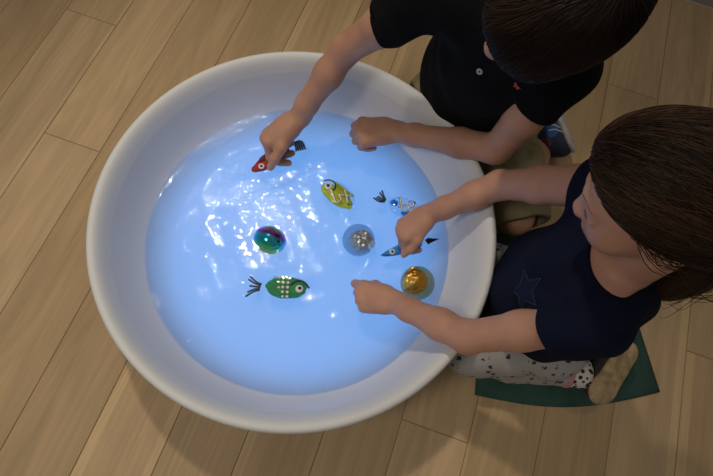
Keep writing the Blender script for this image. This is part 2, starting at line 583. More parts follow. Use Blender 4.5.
# ------------------------------------------------------------------ the room
OFF, W = .343, .15633            # board pitch, measured across the room
def build_floor():
    V, F, tones, sap = [], [], [], []
    strips = {-5: (.021, .016), -3: (.020, 0), 3: (.022, 0), -9: (0, .009), 0: (.006, 0), 2: (0, .02)}   # pale edge of a board: left, right width
    joints = {-1: [.043, 2.0], -9: [.785, -1.3], -8: [.406, 2.3], 1: [1.15, -.9], 2: [.425 - 1.9, 2.2], 3: [.425, 2.3], -4: [1.35], -3: [-.7, 1.6],
              -2: [1.1, -1.0], 0: [-.55, 1.5], -5: [-.95, 1.25], -6: [1.55], -7: [-.62, 1.9]}
    g = .0005
    x0, x1, y0, y1 = -24, 22, -4.0, 1.59
    for k in range(x0, x1):
        ys = sorted([y for y in joints.get(k, [random.uniform(-3, 1.4), ]) if y0 < y < y1])
        ys = [y0] + ys + [y1]
        for a, b in zip(ys, ys[1:]):
            xa, xb = OFF + W * k + g, OFF + W * (k + 1) - g
            i = len(V)
            c = .0008                              # small chamfer on each board
            a2, b2 = a + g, b - g
            V += [(xa, a2, -.0012), (xb, a2, -.0012), (xb, b2, -.0012), (xa, b2, -.0012),
                  (xa + c, a2 + c, 0), (xb - c, a2 + c, 0), (xb - c, b2 - c, 0), (xa + c, b2 - c, 0)]
            F += [(i + 4, i + 5, i + 6, i + 7), (i, i + 1, i + 5, i + 4), (i + 1, i + 2, i + 6, i + 5), (i + 2, i + 3, i + 7, i + 6), (i + 3, i, i + 4, i + 7)]
            t = (random.random(), random.random(), random.random(), 1)
            tones += [t] * 8
            sap += [0] * 8
            if k in strips and a < 1.2:
                for wd, xl in ((strips[k][0], xa + c), (strips[k][1], xb - c - strips[k][1])):
                    if wd and not (k == 3 and a > .4):
                        i = len(V)
                        V += [(xl, a2 + c, .0001), (xl + wd, a2 + c, .0001), (xl + wd, b2 - c, .0001), (xl, b2 - c, .0001)]
                        F.append((i, i + 1, i + 2, i + 3)); tones += [t] * 4; sap += [.55] * 4
    n = len(V)
    V += [(OFF + W * x0, y0, -.002), (OFF + W * x1, y0, -.002), (OFF + W * x1, y1, -.002), (OFF + W * x0, y1, -.002)]
    F.append((n, n + 1, n + 2, n + 3)); tones += [(0, 0, 0, 1)] * 4; sap += [0] * 4
    me = mesh_np('floor', V, F)
    at = me.color_attributes.new('plank', 'FLOAT_COLOR', 'POINT')
    at.data.foreach_set('color', np.array(tones, np.float32).ravel())
    at = me.attributes.new('sapwood', 'FLOAT', 'POINT')
    at.data.foreach_set('value', np.array(sap, np.float32))
    o = link('floor', me, [M['oak'], M['gap']], smooth=False)
    me.polygons[len(F) - 1].material_index = 1
    return tag(o, 'oak board floor', kind='structure')
build_floor()

def boxm(lo, hi):
    x0, y0, z0 = lo; x1, y1, z1 = hi
    return [(x0, y0, z0), (x1, y0, z0), (x1, y1, z0), (x0, y1, z0), (x0, y0, z1), (x1, y0, z1), (x1, y1, z1), (x0, y1, z1)], \
           [(0, 3, 2, 1), (4, 5, 6, 7), (0, 1, 5, 4), (1, 2, 6, 5), (2, 3, 7, 6), (3, 0, 4, 7)]
o = link('wall_back', mesh_np('wall_back', *boxm((-3.4, 1.603, 0), (3.4, 1.70, 2.5))), M['wall_paint'], smooth=False); o['kind'] = 'structure'
bv, bf = boxm((-3.4, 1.589, .0005), (3.4, 1.602, .08))
o = link('baseboard_back', mesh_np('baseboard_back', bv, bf), M['board_paint'], smooth=False); o['kind'] = 'structure'

# ------------------------------------------------------------------ the tub
TC = (-.1661, .3362)
tub = empty('light_up_tub', (TC[0], TC[1], 0))
tag(tub, 'large round white plastic tub glowing blue under shallow water', 'tub')
panel = [(0.0001, .050), (.10, .050), (.18, .050), (.225, .0508), (.260, .0535), (.288, .059), (.311, .0675), (.326, .0775), (.337, .088), (.345, .100)]
inner = [(.345, .100), (.3465, .103), (.354, .121), (.362, .145), (.370, .172), (.378, .199)]
rim = [(.378, .199), (.3835, .2145), (.3885, .2255), (.3935, .2328), (.3985, .2368), (.4040, .2380), (.4085, .2360), (.4116, .2318), (.4128, .2258), (.4115, .218), (.405, .213)]
outer = [(.405, .213), (.396, .19), (.384, .14), (.370, .08), (.360, .03), (.357, .008), (.352, .001), (.30, .0008)]
link('light_panel', mesh_np('light_panel', *lathe(panel)), M['frosted'], tub)['label'] = 'frosted base panel glowing blue'
link('basin', mesh_np('basin', *lathe(inner)), M['wall_plastic'], tub)
link('rim', mesh_np('rim', *lathe(rim)), M['white_plastic'], tub)
link('outer_shell', mesh_np('outer_shell', *lathe(outer)), M['white_plastic'], tub)
lamp = bpy.data.lights.new('tub_lamp', 'AREA')
lamp.shape = 'DISK'; lamp.size = .68; lamp.color = (.115, .40, 1.0); lamp.energy = 1.42
lo = bpy.data.objects.new('tub_lamp', lamp); COL.objects.link(lo)
lo.rotation_euler = (math.pi, 0, 0); lo.location = (0, 0, .012); lo.parent = tub

# water: a slightly uneven sheet filling the basin
def build_water():
    zw, R = .095, .3435
    V, F = [(0, 0, 0)], []
    nr, ns = 70, 160
    def hgt(x, y):
        return .0003 * math.sin(70 * x + 3 * math.sin(31 * y)) + .0003 * math.sin(83 * y + 2.5 * math.sin(40 * x)) + 0.0002 * math.sin(120 * (x + y))
    for i in range(1, nr + 1):
        r = R * i / nr
        for j in range(ns):
            a = 2 * math.pi * j / ns
            x, y = r * math.cos(a), r * math.sin(a)
            z = hgt(x, y) * (1 if i < nr - 2 else .3) + (.0014 if i == nr else .0008 if i == nr - 1 else 0)
            V.append((x, y, z))
    for j in range(ns):
        F.append((0, 1 + j, 1 + (j + 1) % ns))
    for i in range(nr - 1):
        for j in range(ns):
            a, b = 1 + i * ns + j, 1 + i * ns + (j + 1) % ns
            F.append((a, a + ns, b + ns, b))
    o = link('water', mesh_np('water', V, F), M['water'])
    o.location = (TC[0], TC[1], zw)
    tag(o, 'shallow rippled water glowing blue in the white tub', 'water', kind='stuff')
build_water()

# ------------------------------------------------------------------ toys in the water
def strokes(name, lines, r, mat, parent, z=0.0, flat=.6, sides=8):
    parts = []
    for ln in lines:
        parts.append(tube_data([(p[0], p[1], (p[2] if len(p) > 2 else 0) + z) for p in ln], r, sides, flat))
    return link(name, mesh_np(name, *merge(parts)), mat, parent)

def pouch(name, rx, ry, rz, mat, parent, c=(0, 0, 0), lump=.0, seed=0, taper=0):
    ph = [random.uniform(0, 6.28) for _ in range(4)]
    def fn(d):
        a = math.atan2(d[1], d[0])
        return 1 + lump * (math.sin(5 * a + ph[0]) + .7 * math.sin(9 * a + ph[1]) + .5 * math.sin(14 * a + ph[2]))
    V, F = ellipsoid((0, 0, 0), (rx, ry, rz), nu=56, nv=20, fn=fn)
    V = [V3(v) * V3(1, 1 - taper * v[0] / rx, 1) + V3(c) for v in V]
    return link(name, mesh_np(name, V, F), mat, parent)

def eye(parent, c, r):
    e = pouch('eye', r, r, r * .55, M['fish_white'], parent, c)
    pouch('pupil', r * .48, r * .48, r * .3, M['fish_black'], e, (c[0] + r * .1, c[1] + r * .08, c[2] + r * .42))
    return e

def arc(cx, cy, rx, ry, a0, a1, n=16):
    return [(cx + rx * math.cos(math.radians(a0 + (a1 - a0) * i / n)), cy + ry * math.sin(math.radians(a0 + (a1 - a0) * i / n))) for i in range(n + 1)]

def fish_root(centre, ahead, label):
    """empty at the toy; local +x points from tail to nose"""
    c, h = V3(centre), V3(ahead)
    o = empty('toy_fish', tuple(c))
    o.rotation_euler = (0, 0, math.atan2(h[1] - c[1], h[0] - c[0]))
    tag(o, label, 'toy fish', 'toy fish in the tub')
    return o

ZF = .088
# green fish
g = fish_root((-0.1548, 0.2186, 0.0880), (-0.1002, 0.2349, 0.0880), 'green toy fish with a grid of white dots, floating beside the rainbow ball')
pouch('body', .046, .0255, .0085, M['beads_green'], g, lump=.025)
strokes('tail', [smooth_line([(-.076 + .0 * i, 0), (0, 0)], 2) for i in ()] or
        [smooth_line(l, 8) for l in ([(-.055, .004), (-.068, .009), (-.083, .021)], [(-.057, .001), (-.070, .005), (-.086, .014)], [(-.057, -.002), (-.068, -.002), (-.082, -.001)],
                                     [(-.058, -.006), (-.070, -.008), (-.085, -.016)], [(-.058, -.009), (-.072, -.014), (-.088, -.026)])], .0021, M['fish_black'], g)
eye(g, (.029, -.003, .007), .0085)
strokes('brow', [smooth_line([(.010, .004), (.018, .013), (.030, .0155), (.042, .010), (.051, -.001)], 14)], .0022, M['fish_black'], g, .009)
dots = [(x, y) for x in (-.027, -.0165, -.0075, .003) for y in (.020, .0095, -.0015, -.012)]
dots = [p for p in dots if p not in ((-.0165, -.012),)] + [(-.0065, -.0215), (.003, -.0215)]
pv = [ellipsoid((x, y, .0092 - .5 * (x * x + y * y) / .05), (.0036, .0036, .002), nu=12, nv=8) for x, y in dots]
link('dots', mesh_np('dots', *merge(pv)), M['fish_white'], g)
ring = [tube_data([(x + .0043 * math.cos(t), y + .0043 * math.sin(t), .0088 - .5 * (x * x + y * y) / .05) for t in np.linspace(0, 6.2832, 13)], .0008, 6) for x, y in dots]
link('dot_outlines', mesh_np('dot_outlines', *merge(ring)), M['fish_black'], g)

# yellow fish
y = fish_root((-0.1246, 0.4756, 0.0880), (-0.1749, 0.4934, 0.0880), 'yellow toy fish with a silver figure, swimming at the centre of the tub')
pouch('pouch', .047, .0285, .0085, M['clear_pouch'], y)
pouch('body', .046, .0215, .0078, M['beads_yellow'], y, (-.001, .006, 0), lump=.03)
pouch('edge_filling', .034, .0040, .0055, M['beads_yellow'], y, (-.001, -.0185, .0005), lump=.06)
eye(y, (.028, .002, .0085), .0090)
strokes('brow', [smooth_line([(.046, -.002), (.036, -.012), (.022, -.014), (.014, -.006), (.013, .004)], 14)], .0018, M['fish_black'], y, .0095)
strokes('silver_figure', [smooth_line([(.020, .006), (.008, .011), (-.002, .018), (-.012, .024), (-.019, .017), (-.015, .008), (-.006, .004), (-.018, -.004)], 26),
                          smooth_line([(-.006, -.016), (-.014, -.011), (-.024, -.003), (-.036, .008)], 10),
                          smooth_line([(-.018, -.004), (-.026, -.010), (-.030, -.019)], 8)], .0024, M['silver_line'], y, .0104)
strokes('outline', [smooth_line([(-.018, -.0045), (-.027, -.011), (-.032, -.020)], 8)], .0010, M['fish_black'], y, .0088)
strokes('nose_line', [smooth_line([(.047, -.001), (.049, .004), (.046, .009)], 6)], .0010, M['fish_black'], y, .004)
strokes('tail_line', [smooth_line([(-.036, .009), (-.041, .006), (-.044, .000)], 6)], .0010, M['fish_black'], y, .0088)

# red fish, held under the boy's hand
r = fish_root((-0.3081, 0.5018, 0.0900), (-0.3389, 0.4576, 0.0900), 'red toy fish pinched under the hand of the child in black')
pouch('body', .054, .0165, .0095, M['beads_red'], r, (0, 0, 0), lump=.02, taper=-.1)
pouch('back_patch', .022, .0085, .0040, M['beads_maroon'], r, (.006, -.009, .0085))
eye(r, (.030, .006, .0085), .0072)
dl = [(.010, -.008), (.003, -.011), (-.006, .011), (-.014, .011), (-.022, .010), (-.030, .008), (-.038, .006)]
link('dots', mesh_np('dots', *merge([ellipsoid((a, b, .0085 - abs(a) * .04), (.003, .003, .002), nu=12, nv=8) for a, b in dl])), M['fish_white'], r)
link('dark_dots', mesh_np('dark_dots', *merge([ellipsoid((a - .004, b + .001, .0080 - abs(a) * .04), (.0022, .0022, .002), nu=12, nv=8) for a, b in dl[2:]])), M['fish_black'], r)
tl = [smooth_line([(-.066 - .0045 * i, -.013 + .001 * i), (-.071 - .005 * i, .000), (-.064 - .0055 * i, .014 + .002 * i)], 10) for i in range(5)]
strokes('tail', tl, .0019, M['fish_black'], r)
strokes('tail_bands', [[(p[0] - .0024, p[1], p[2]) for p in l] for l in tl], .0013, M['fish_white'], r, -.0004)

# blue fish, nose out from the girl's hand
b = fish_root((0.0629, 0.3957, 0.0900), (0.0139, 0.3566, 0.0900), 'bright blue toy fish with black side fin, nose poking out of the girl\'s grip')
pouch('body', .053, .0125, .0090, M['beads_blue'], b, (0, 0, 0), lump=.02, taper=.35)
eye(b, (.026, .001, .0078), .0068)
strokes('nose_line', [smooth_line([(.049, .001), (.040, .005), (.034, .006)], 8)], .0010, M['fish_black'], b, .006)
fv = [(-.060, -.004), (-.064, .009), (-.072, .007), (-.094, .004), (-.080, -.001), (-.070, -.006)]
fin = [(p[0], p[1], -.0015) for p in fv] + [(p[0], p[1], .0015) for p in fv]
nf = len(fv)
link('tail', mesh_np('tail', fin, [tuple(range(nf - 1, -1, -1)), tuple(range(nf, 2 * nf))] + [(i, (i + 1) % nf, nf + (i + 1) % nf, nf + i) for i in range(nf)]), M['fish_black'], b, smooth=False)

# clear fish with silver 18, mostly under the same hand
c = fish_root((0.0391, 0.4988, 0.0880), (0.0961, 0.4954, 0.0880), 'clear toy fish with blue beads and silver curled figures behind the girl\'s knuckles')
pouch('pouch', .043, .026, .0085, M['clear_pouch'], c)
pouch('bead_filling', .0095, .0085, .006, M['beads_blue'], c, (-.029, .002, 0), lump=.06)
pouch('edge_filling', .006, .004, .005, M['beads_blue'], c, (.014, .0215, 0), lump=.06)
pouch('belly_filling', .018, .008, .006, M['beads_blue'], c, (.012, -.013, 0), lump=.06)
one = smooth_line([(-.024, .014), (-.020, .017), (-.017, .012), (-.014, .002), (-.013, -.009)], 12)
eight = smooth_line([(.004, .004), (.012, .001), (.018, .007), (.014, .016), (.005, .017), (.002, .010), (.004, .004), (-.004, .003), (-.008, -.005), (-.003, -.013), (.007, -.011), (.009, -.003), (.004, .004)], 44)
strokes('silver_figure', [one, eight], .0025, M['silver_line'], c, .0100)
strokes('figure_outline', [[(p[0] - .0022, p[1] - .0004, p[2]) for p in one]], .0010, M['fish_black'], c, .0088)  # black outline along the tail side of the first silver figure
strokes('tail', [smooth_line(l, 6) for l in ([(-.050, .000), (-.060, .010), (-.068, .020)], [(-.051, .001), (-.062, .006), (-.071, .013)], [(-.051, -.001), (-.062, .000), (-.072, .002)],
                                             [(-.050, -.003), (-.062, -.005), (-.074, -.003)], [(-.051, -.005), (-.064, -.010), (-.080, -.006)])], .0022, M['fish_black'], c)

# balls
def ball(centre, rad, kind, label):
    cx, cy, cz = centre
    if kind == 'rainbow':
        V, F = ellipsoid((0, 0, 0), (rad, rad * .86, rad * .86), nu=48, nv=32)
        o = link('mirror_ball', mesh_np('mirror_ball', V, F), M['rainbow'])
        o.location = centre
        tag(o, label, 'ball', 'balls in the tub')
        return o
    o = empty('foil_ball', centre)
    tag(o, label, 'ball', 'balls in the tub')
    V, F = ellipsoid((0, 0, 0), (rad, rad, rad), nu=48, nv=32)
    link('clear_shell', mesh_np('clear_shell', V, F), M['smoke_shell' if kind == 'silver' else 'amber_shell'], o)
    rs = np.random.default_rng(3 if kind == 'silver' else 5)
    dirs = [unit(rs.normal(size=3)) for _ in range(26)]
    amp = rs.uniform(-.16, .16, 26)
    def crumple(d):
        return 1 + sum(a * max(0, d @ k) ** 8 for a, k in zip(amp, dirs))
    off = (.008, -.003, .007) if kind == 'silver' else (-.007, .002, .004)
    V, F = ellipsoid(off, (rad * .72, rad * .76, rad * .68) if kind == 'silver' else (rad * .74, rad * .84, rad * .7), nu=40, nv=26, fn=crumple)
    link('foil_core', mesh_np('foil_core', V, F), M['foil_silver' if kind == 'silver' else 'foil_gold'], o, smooth=False)
    return o
ball((-0.2327, 0.3110, 0.0840), .0385, 'rainbow', 'shiny rainbow oil-slick ball above the green dotted fish')
ball((-0.0399, 0.3815, 0.0885), .0380, 'silver', 'clear ball with silver foil inside, beside the child\'s hand')
ball((0.1197, 0.3273, 0.0985), .0385, 'gold', 'clear ball with gold foil inside, next to the girl\'s forearm')

# ------------------------------------------------------------------ bodies
def frame(fwd, up):
    f = unit(fwd); u = V3(up); u = unit(u - f * (u @ f))
    return np.stack([np.cross(u, f), f, u], 1)       # columns: left(+x), forward, up ... x = u x f

def hand(fd, Wr, d, n, s, sc, bends, thumb, spread=(.10, .02, -.05, -.12)):
    """palm, four bent fingers of different length and a thumb from the side of the palm.
    d: wrist to knuckles, n: back of the hand, s: towards the thumb"""
    d = unit(d); n = V3(n); n = unit(n - d * (n @ d)); sx = np.cross(d, n); sx = sx if sx @ V3(s) > 0 else -sx
    Wr = V3(Wr); s = sx
    pl = .060 * sc
    mcp = [Wr + d * (pl + e * sc) + s * (o * sc) + n * (h * sc) for o, e, h in ((.021, .000, .002), (.0072, .004, .004), (-.0072, .001, .002), (-.0205, -.007, -.002))]
    heel_u, heel_r = Wr + d * .014 * sc + s * .011 * sc, Wr + d * .014 * sc - s * .010 * sc
    rr = [.0135, .0138, .0128, .0115]
    for i, m in enumerate(mcp):                       # metacarpals blend into one palm
        base = heel_u if i < 2 else heel_r
        fd.cone(base - n * .002 * sc, m - n * .003 * sc, .0150 * sc, rr[i] * sc * .86, .012 * sc)
    fd.cone(Wr - d * .012 * sc, Wr + d * .022 * sc, .0205 * sc, .0200 * sc, .014 * sc, squash=(n, .78))
    fd.cone(heel_r - n * .008 * sc, mcp[3] - n * .008 * sc, .0105 * sc, .0095 * sc, .010 * sc)
    L = [(.034, .021, .017), (.037, .024, .018), (.034, .022, .017), (.027, .017, .015)]
    R = [.0084, .0086, .0081, .0072]
    for i in range(4):
        p = mcp[i] - n * .001 * sc
        a = 0
        side = s * spread[i]
        pts, rad = [p], [R[i] * sc * 1.16]
        for j in range(3):
            a += math.radians(bends[i][j])
            q = d * math.cos(a) - n * math.sin(a) + side * max(0, math.cos(a * .5))
            p = p + unit(q) * L[i][j] * sc
            pts.append(p); rad.append(R[i] * sc * (1.02, .93, .80)[j])
        tmp = [(pts[0], pts[1], rad[0], rad[1]), (pts[1], pts[2], rad[1], rad[2]), (pts[2], pts[3], rad[2], rad[3])]
        fd.cone(*tmp[0], .0045 * sc); fd.cone(*tmp[1], .0022 * sc); fd.cone(*tmp[2], .0018 * sc)
    # thumb: thenar mound, then two bones
    t0 = Wr + d * .016 * sc + s * .013 * sc - n * .006 * sc
    t1 = t0 + unit(d * thumb[0][0] + s * thumb[0][1] + n * thumb[0][2]) * .034 * sc
    t2 = t1 + unit(d * thumb[1][0] + s * thumb[1][1] + n * thumb[1][2]) * .026 * sc
    t3 = t2 + unit(d * thumb[2][0] + s * thumb[2][1] + n * thumb[2][2]) * .021 * sc
    fd.cone(t0, t1, .0135 * sc, .0108 * sc, .012 * sc)
    fd.cone(t1, t2, .0103 * sc, .0092 * sc, .005 * sc)
    fd.cone(t2, t3, .0092 * sc, .0074 * sc, .003 * sc)

def arm(fd, S, E, Wr, r, n=(0, 0, 1)):
    """r: shoulder, mid upper arm, elbow, forearm belly, wrist"""
    S, E, Wr = V3(S), V3(E), V3(Wr)
    fd.chain([S, S * .45 + E * .55, E], [r[0], r[1], r[2]], .015)
    fd.chain([E, E * .68 + Wr * .32, E * .25 + Wr * .75, Wr], [r[2], r[3], (r[3] + r[4] * 1.4) / 2.4, r[4]], .015)

def head(fd, c, R, s, jaw=1.0):
    """face and skull around centre c with axes R (left, forward, up)"""
    def w(*l): return V3(c) + R @ (V3(*l) * s)
    fd.ell(w(0, -.012, .030), V3(.072, .092, .074) * s, R, .01)          # skull
    fd.ell(w(0, .026, -.012), V3(.058, .062, .070) * s, R, .02)          # face
    fd.ell(w(0, .048, -.060), V3(.034, .030, .030) * s, R, .03)          # chin
    for x in (1, -1):
        fd.ell(w(x * .034, .048, -.030), V3(.026, .024, .026) * s, R, .015)     # cheeks
        fd.cone(w(x * .012, .076, .022), w(x * .040, .066, .018), .010 * s, .008 * s, .012)  # brow
        fd.ell(w(x * .031, .082, .002), V3(.013, .008, .008) * s, R, .006, 'sub')  # socket
        fd.cone(w(x * .018, .0745, .002), w(x * .043, .068, .001), .0085 * s, .0075 * s, .004)  # upper lid, looking down
        fd.ell(w(x * .071, -.010, -.012), V3(.009, .018, .028) * s, R, .006)    # ear
        fd.ell(w(x * .079, -.006, -.010), V3(.006, .009, .015) * s, R, .004, 'sub')
        fd.ell(w(x * .0095, .088, -.026), V3(.0075, .008, .007) * s, R, .006)   # nostril wing
    fd.cone(w(0, .078, .006), w(0, .092, -.021), .0062 * s, .0088 * s, .012)    # nose
    fd.cone(w(-.014, .0795, -.0455), w(.014, .0795, -.0455), .0058 * s, .0058 * s, .006)   # lips
    fd.cone(w(-.011, .0775, -.0545), w(.011, .0775, -.0545), .0062 * s, .0062 * s, .006)
    return w

def paint_face(me, c, R, s):
    """lips and the lash line get their own material slots"""
    n = len(me.polygons)
    cen = np.empty(n * 3, np.float32); me.polygons.foreach_get('center', cen)
    l = (cen.reshape(-1, 3) - V3(c)) @ R / s
    idx = np.zeros(n, np.int32)
    lips = (np.abs(l[:, 0]) < .019) & (l[:, 1] > .070) & (np.abs(l[:, 2] + .050) < .0095 * (1 - (np.abs(l[:, 0]) / .021) ** 2))
    idx[lips] = 1
    me.polygons.foreach_set('material_index', idx)

def lashes(o, c, R, s):
    """eyelashes and brows as thin curved lines on the lids"""
    me = o.data
    bvh = BVHTree.FromPolygons([v.co for v in me.vertices], [p.vertices for p in me.polygons])
    def lay(pts, rad, nm):
        out = []
        for q in smooth_line(pts, 12):
            p, nn, _, _ = bvh.find_nearest(Vector(V3(c) + R @ (q * s))); out.append(np.array(p + nn * .0002))
        link(nm, mesh_np(nm, *tube_data(out, rad, 6)), M['lash'], o)
    for x in (1, -1):
        lay([(x * .019, .078, -.005), (x * .030, .080, -.0085), (x * .042, .070, -.005)], [.0004] + [.0010] * 11 + [.0004], 'eyelashes')
        lay([(x * .014, .082, .020), (x * .028, .078, .0235), (x * .044, .064, .018)], [.0002] + [.0006] * 11 + [.0002], 'eyebrow')

M['lash'] = plain('dark_brow_hair', (.16, .085, .06), .7)

def cling(lines, me, lift, seed):
    """lay strands on a hair shell, each at its own small height"""
    g_ = np.random.default_rng(seed)
    bvh = BVHTree.FromPolygons([v.co for v in me.vertices], [p.vertices for p in me.polygons])
    out = []
    for ln in lines:
        h = g_.uniform(*lift)
        n = len(ln)
        o = []
        for i, q in enumerate(ln):
            p, nn, _, _ = bvh.find_nearest(Vector(q))
            e = math.sin(math.pi * (i + .6) / (n + .2))
            o.append(np.array(p) + np.array(nn) * h * (.25 + .75 * e))
        o = np.array(o)
        o[1:-1] = .5 * o[1:-1] + .25 * (o[:-2] + o[2:])
        out.append(o)
    return out

def strand_mesh(name, lines, r0, r1, tones):
    """many thin tapering three-sided strands in one mesh with a tone per strand"""
    Vs, Qs, T = [], [], []
    base = 0
    for ln, t in zip(lines, tones):
        P = np.array(ln); n = len(P)
        tg = np.gradient(P, axis=0); tg /= np.linalg.norm(tg, axis=1)[:, None] + 1e-9
        a = np.cross(tg, V3(.3, .5, .81)); a /= np.linalg.norm(a, axis=1)[:, None] + 1e-9
        bb = np.cross(tg, a)
        rad = (r0 + (r1 - r0) * np.linspace(0, 1, n) ** 1.5)[:, None]
        ring = np.stack([P + rad * (a * math.cos(q) + bb * math.sin(q)) for q in (0, 2.094, 4.189)], 1)
        Vs.append(ring.reshape(-1, 3))
        i = np.arange(n - 1)[:, None] * 3 + base
        for k in range(3):
            k2 = (k + 1) % 3
            Qs.append(np.concatenate([i + k, i + k2, i + 3 + k2, i + 3 + k], 1))
        T.append(np.full(n * 3, t))
        base += n * 3
    me = quads_np(name, np.concatenate(Vs), np.concatenate(Qs))
    at = me.attributes.new('tone', 'FLOAT', 'POINT')
    at.data.foreach_set('value', np.concatenate(T).astype(np.float32))
    return me

def add_tone(me, v=.25):
    at = me.attributes.new('tone', 'FLOAT', 'POINT')
    at.data.foreach_set('value', np.full(len(me.vertices), v, np.float32))

def surface_point(obj_mesh, near, out):
    """closest point of a mesh to a guess, lifted a little along the normal"""
    bvh = BVHTree.FromPolygons([v.co for v in obj_mesh.vertices], [p.vertices for p in obj_mesh.polygons])
    p, nrm, _, _ = bvh.find_nearest(Vector(near))
    return np.array(p + nrm * out), np.array(nrm), bvh

# ================================================================== the boy
bS = {'r': (-0.0446, 0.6973, 0.5250), 'l': (0.2041, 0.6324, 0.5220)}
bE = {'r': (-0.1919, 0.6831, 0.3350), 'l': (0.1732, 0.6050, 0.2830)}
bW = {'r': (-0.2727, 0.5803, 0.1680), 'l': (-0.0531, 0.6375, 0.1700)}
bH = V3(.128, .585, .655)
bR = frame(V3(-.66, -.441, -.609), V3(-.13, -.731, .67))
bs = 1.05
neck_b = V3(.118, .690, .535)
pelvis_b, belly_b, chest_b = V3(.150, .835, .135), V3(.125, .768, .28), V3(.110, .705, .43)
acr_b = unit(V3(bS['l']) - V3(bS['r']))                # across the shoulders
kneeL_b, ankL_b = V3(.300, .572, .066), V3(.340, .862, .036)
kneeR_b, ankR_b = V3(-.005, .775, .070), V3(.08, 1.00, .045)
hipL_b, hipR_b = V3(.205, .800, .115), V3(.075, .845, .125)

def boy_body():
    fd = Field((-.40, .40, .012), (.46, 1.08, .80), .0024)
    sq = (V3(-.15, -.95, .2), .68)
    fd.chain([pelvis_b, belly_b, chest_b], [.105, .098, .105], .03, squash=sq)
    fd.cone(V3(bS['r']) + acr_b * .045, V3(bS['l']) - acr_b * .045, .048, .048, .03)
    fd.cone(neck_b, bH + bR @ V3(0, -.030, -.045), .040, .038, .02)
    w = head(fd, bH, bR, bs)
    for k in 'rl':
        arm(fd, bS[k], bE[k], bW[k], (.043, .036, .0305, .0310, .0205))
    dR = V3(-0.3598, 0.5092, 0.1170) - V3(bW['r'])
    hand(fd, bW['r'], dR, V3(-.30, .15, .62), V3(.25, -.45, .2), 1.25,
         [(62, 55, 22), (72, 62, 30), (76, 70, 35), (78, 72, 35)], [(.72, .60, -.22), (.85, .28, -.42), (.82, .02, -.56)])
    dL = V3(-0.1390, 0.6151, 0.1480) - V3(bW['l'])
    hand(fd, bW['l'], dL, V3(.05, -.18, 1), V3(.1, 1, 0), 1.16,
         [(52, 78, 50), (58, 80, 50), (60, 82, 52), (60, 82, 52)], [(.85, .35, -.45), (.9, -.1, -.5), (.7, -.5, -.5)])
    for hp, kn, an in ((hipL_b, kneeL_b, ankL_b), (hipR_b, kneeR_b, ankR_b)):
        fd.chain([hp, hp * .45 + kn * .55 + V3(0, 0, .02), kn + V3(0, 0, .03)], [.068, .056, .043], .02)
        fd.chain([kn + V3(0, 0, .02), kn * .6 + an * .4 + V3(0, 0, .005), an], [.040, .040, .029], .02)
    me = fd.mesh('person')
    paint_face(me, bH, bR, bs)
    o = link('person', me, [M['skin'], M['lip']])
    lashes(o, bH, bR, bs)
    return tag(o, 'kneeling child in a black polo shirt reaching both arms into the tub', 'person')
boy = boy_body()

def boy_shirt():
    fd = Field((-.24, .50, .10), (.44, 1.02, .64), .0026)
    sq = (V3(-.15, -.95, .2), .72)
    fd.chain([pelvis_b + V3(-.02, -.005, .015), belly_b + V3(-.01, 0, 0), chest_b], [.156, .146, .130], .03, squash=sq)
    fd.cone(V3(bS['r']) + acr_b * .03, V3(bS['l']) - acr_b * .03, .060, .049, .04)
    fd.cone(V3(neck_b) + V3(0, .03, -.03), neck_b + V3(0, -.002, .012), .060, .054, .03)
    for k, f in (('r', .52), ('l', .39)):
        S, E = V3(bS[k]), V3(bE[k])
        e = S + (E - S) * (f + .10); u = unit(E - S)
        fs = Field((-.24, .50, .10), (.44, 1.02, .64), .0026)
        fs.cone(S, S + (E - S) * f, .052, .0505, .02)
        fs.half(S + (E - S) * f, u, lo=S + (E - S) * f - .075, hi=S + (E - S) * f + .075)
        fs.cone(S + (E - S) * (f - .09), e, .0405, .0440, .003, 'sub')
        fd.join(fs)
    fd.cone(neck_b + V3(-.004, -.03, .025), bH + bR @ V3(0, -.02, -.03), .046, .06, .004, 'sub')
    fd.half(V3(0, 0, .112), V3(0, 0, -1))
    fd.ripple(.0022, lambda x, y, z: np.sin(60 * x + 30 * z + 4 * np.sin(20 * y)) * .6 + np.sin(45 * z - 50 * y + 3 * np.sin(25 * x)))
    return link('polo_shirt', fd.mesh('polo_shirt'), M['black_cotton'], boy)
shirt_b = boy_shirt()

def flat_patch(name, outline, thick, centre, nrm, upv, mat, parent):
    n = unit(nrm); u = unit(V3(upv) - n * (V3(upv) @ n)); r_ = np.cross(u, n)
    k = len(outline)
    V = [V3(centre) + r_ * a + u * b_ for a, b_ in outline] + [V3(centre) + r_ * a + u * b_ + n * thick for a, b_ in outline]
    F = [tuple(range(k - 1, -1, -1)), tuple(range(k, 2 * k))] + [(i, (i + 1) % k, k + (i + 1) % k, k + i) for i in range(k)]
    return link(name, mesh_np(name, V, F), mat, parent, smooth=False)

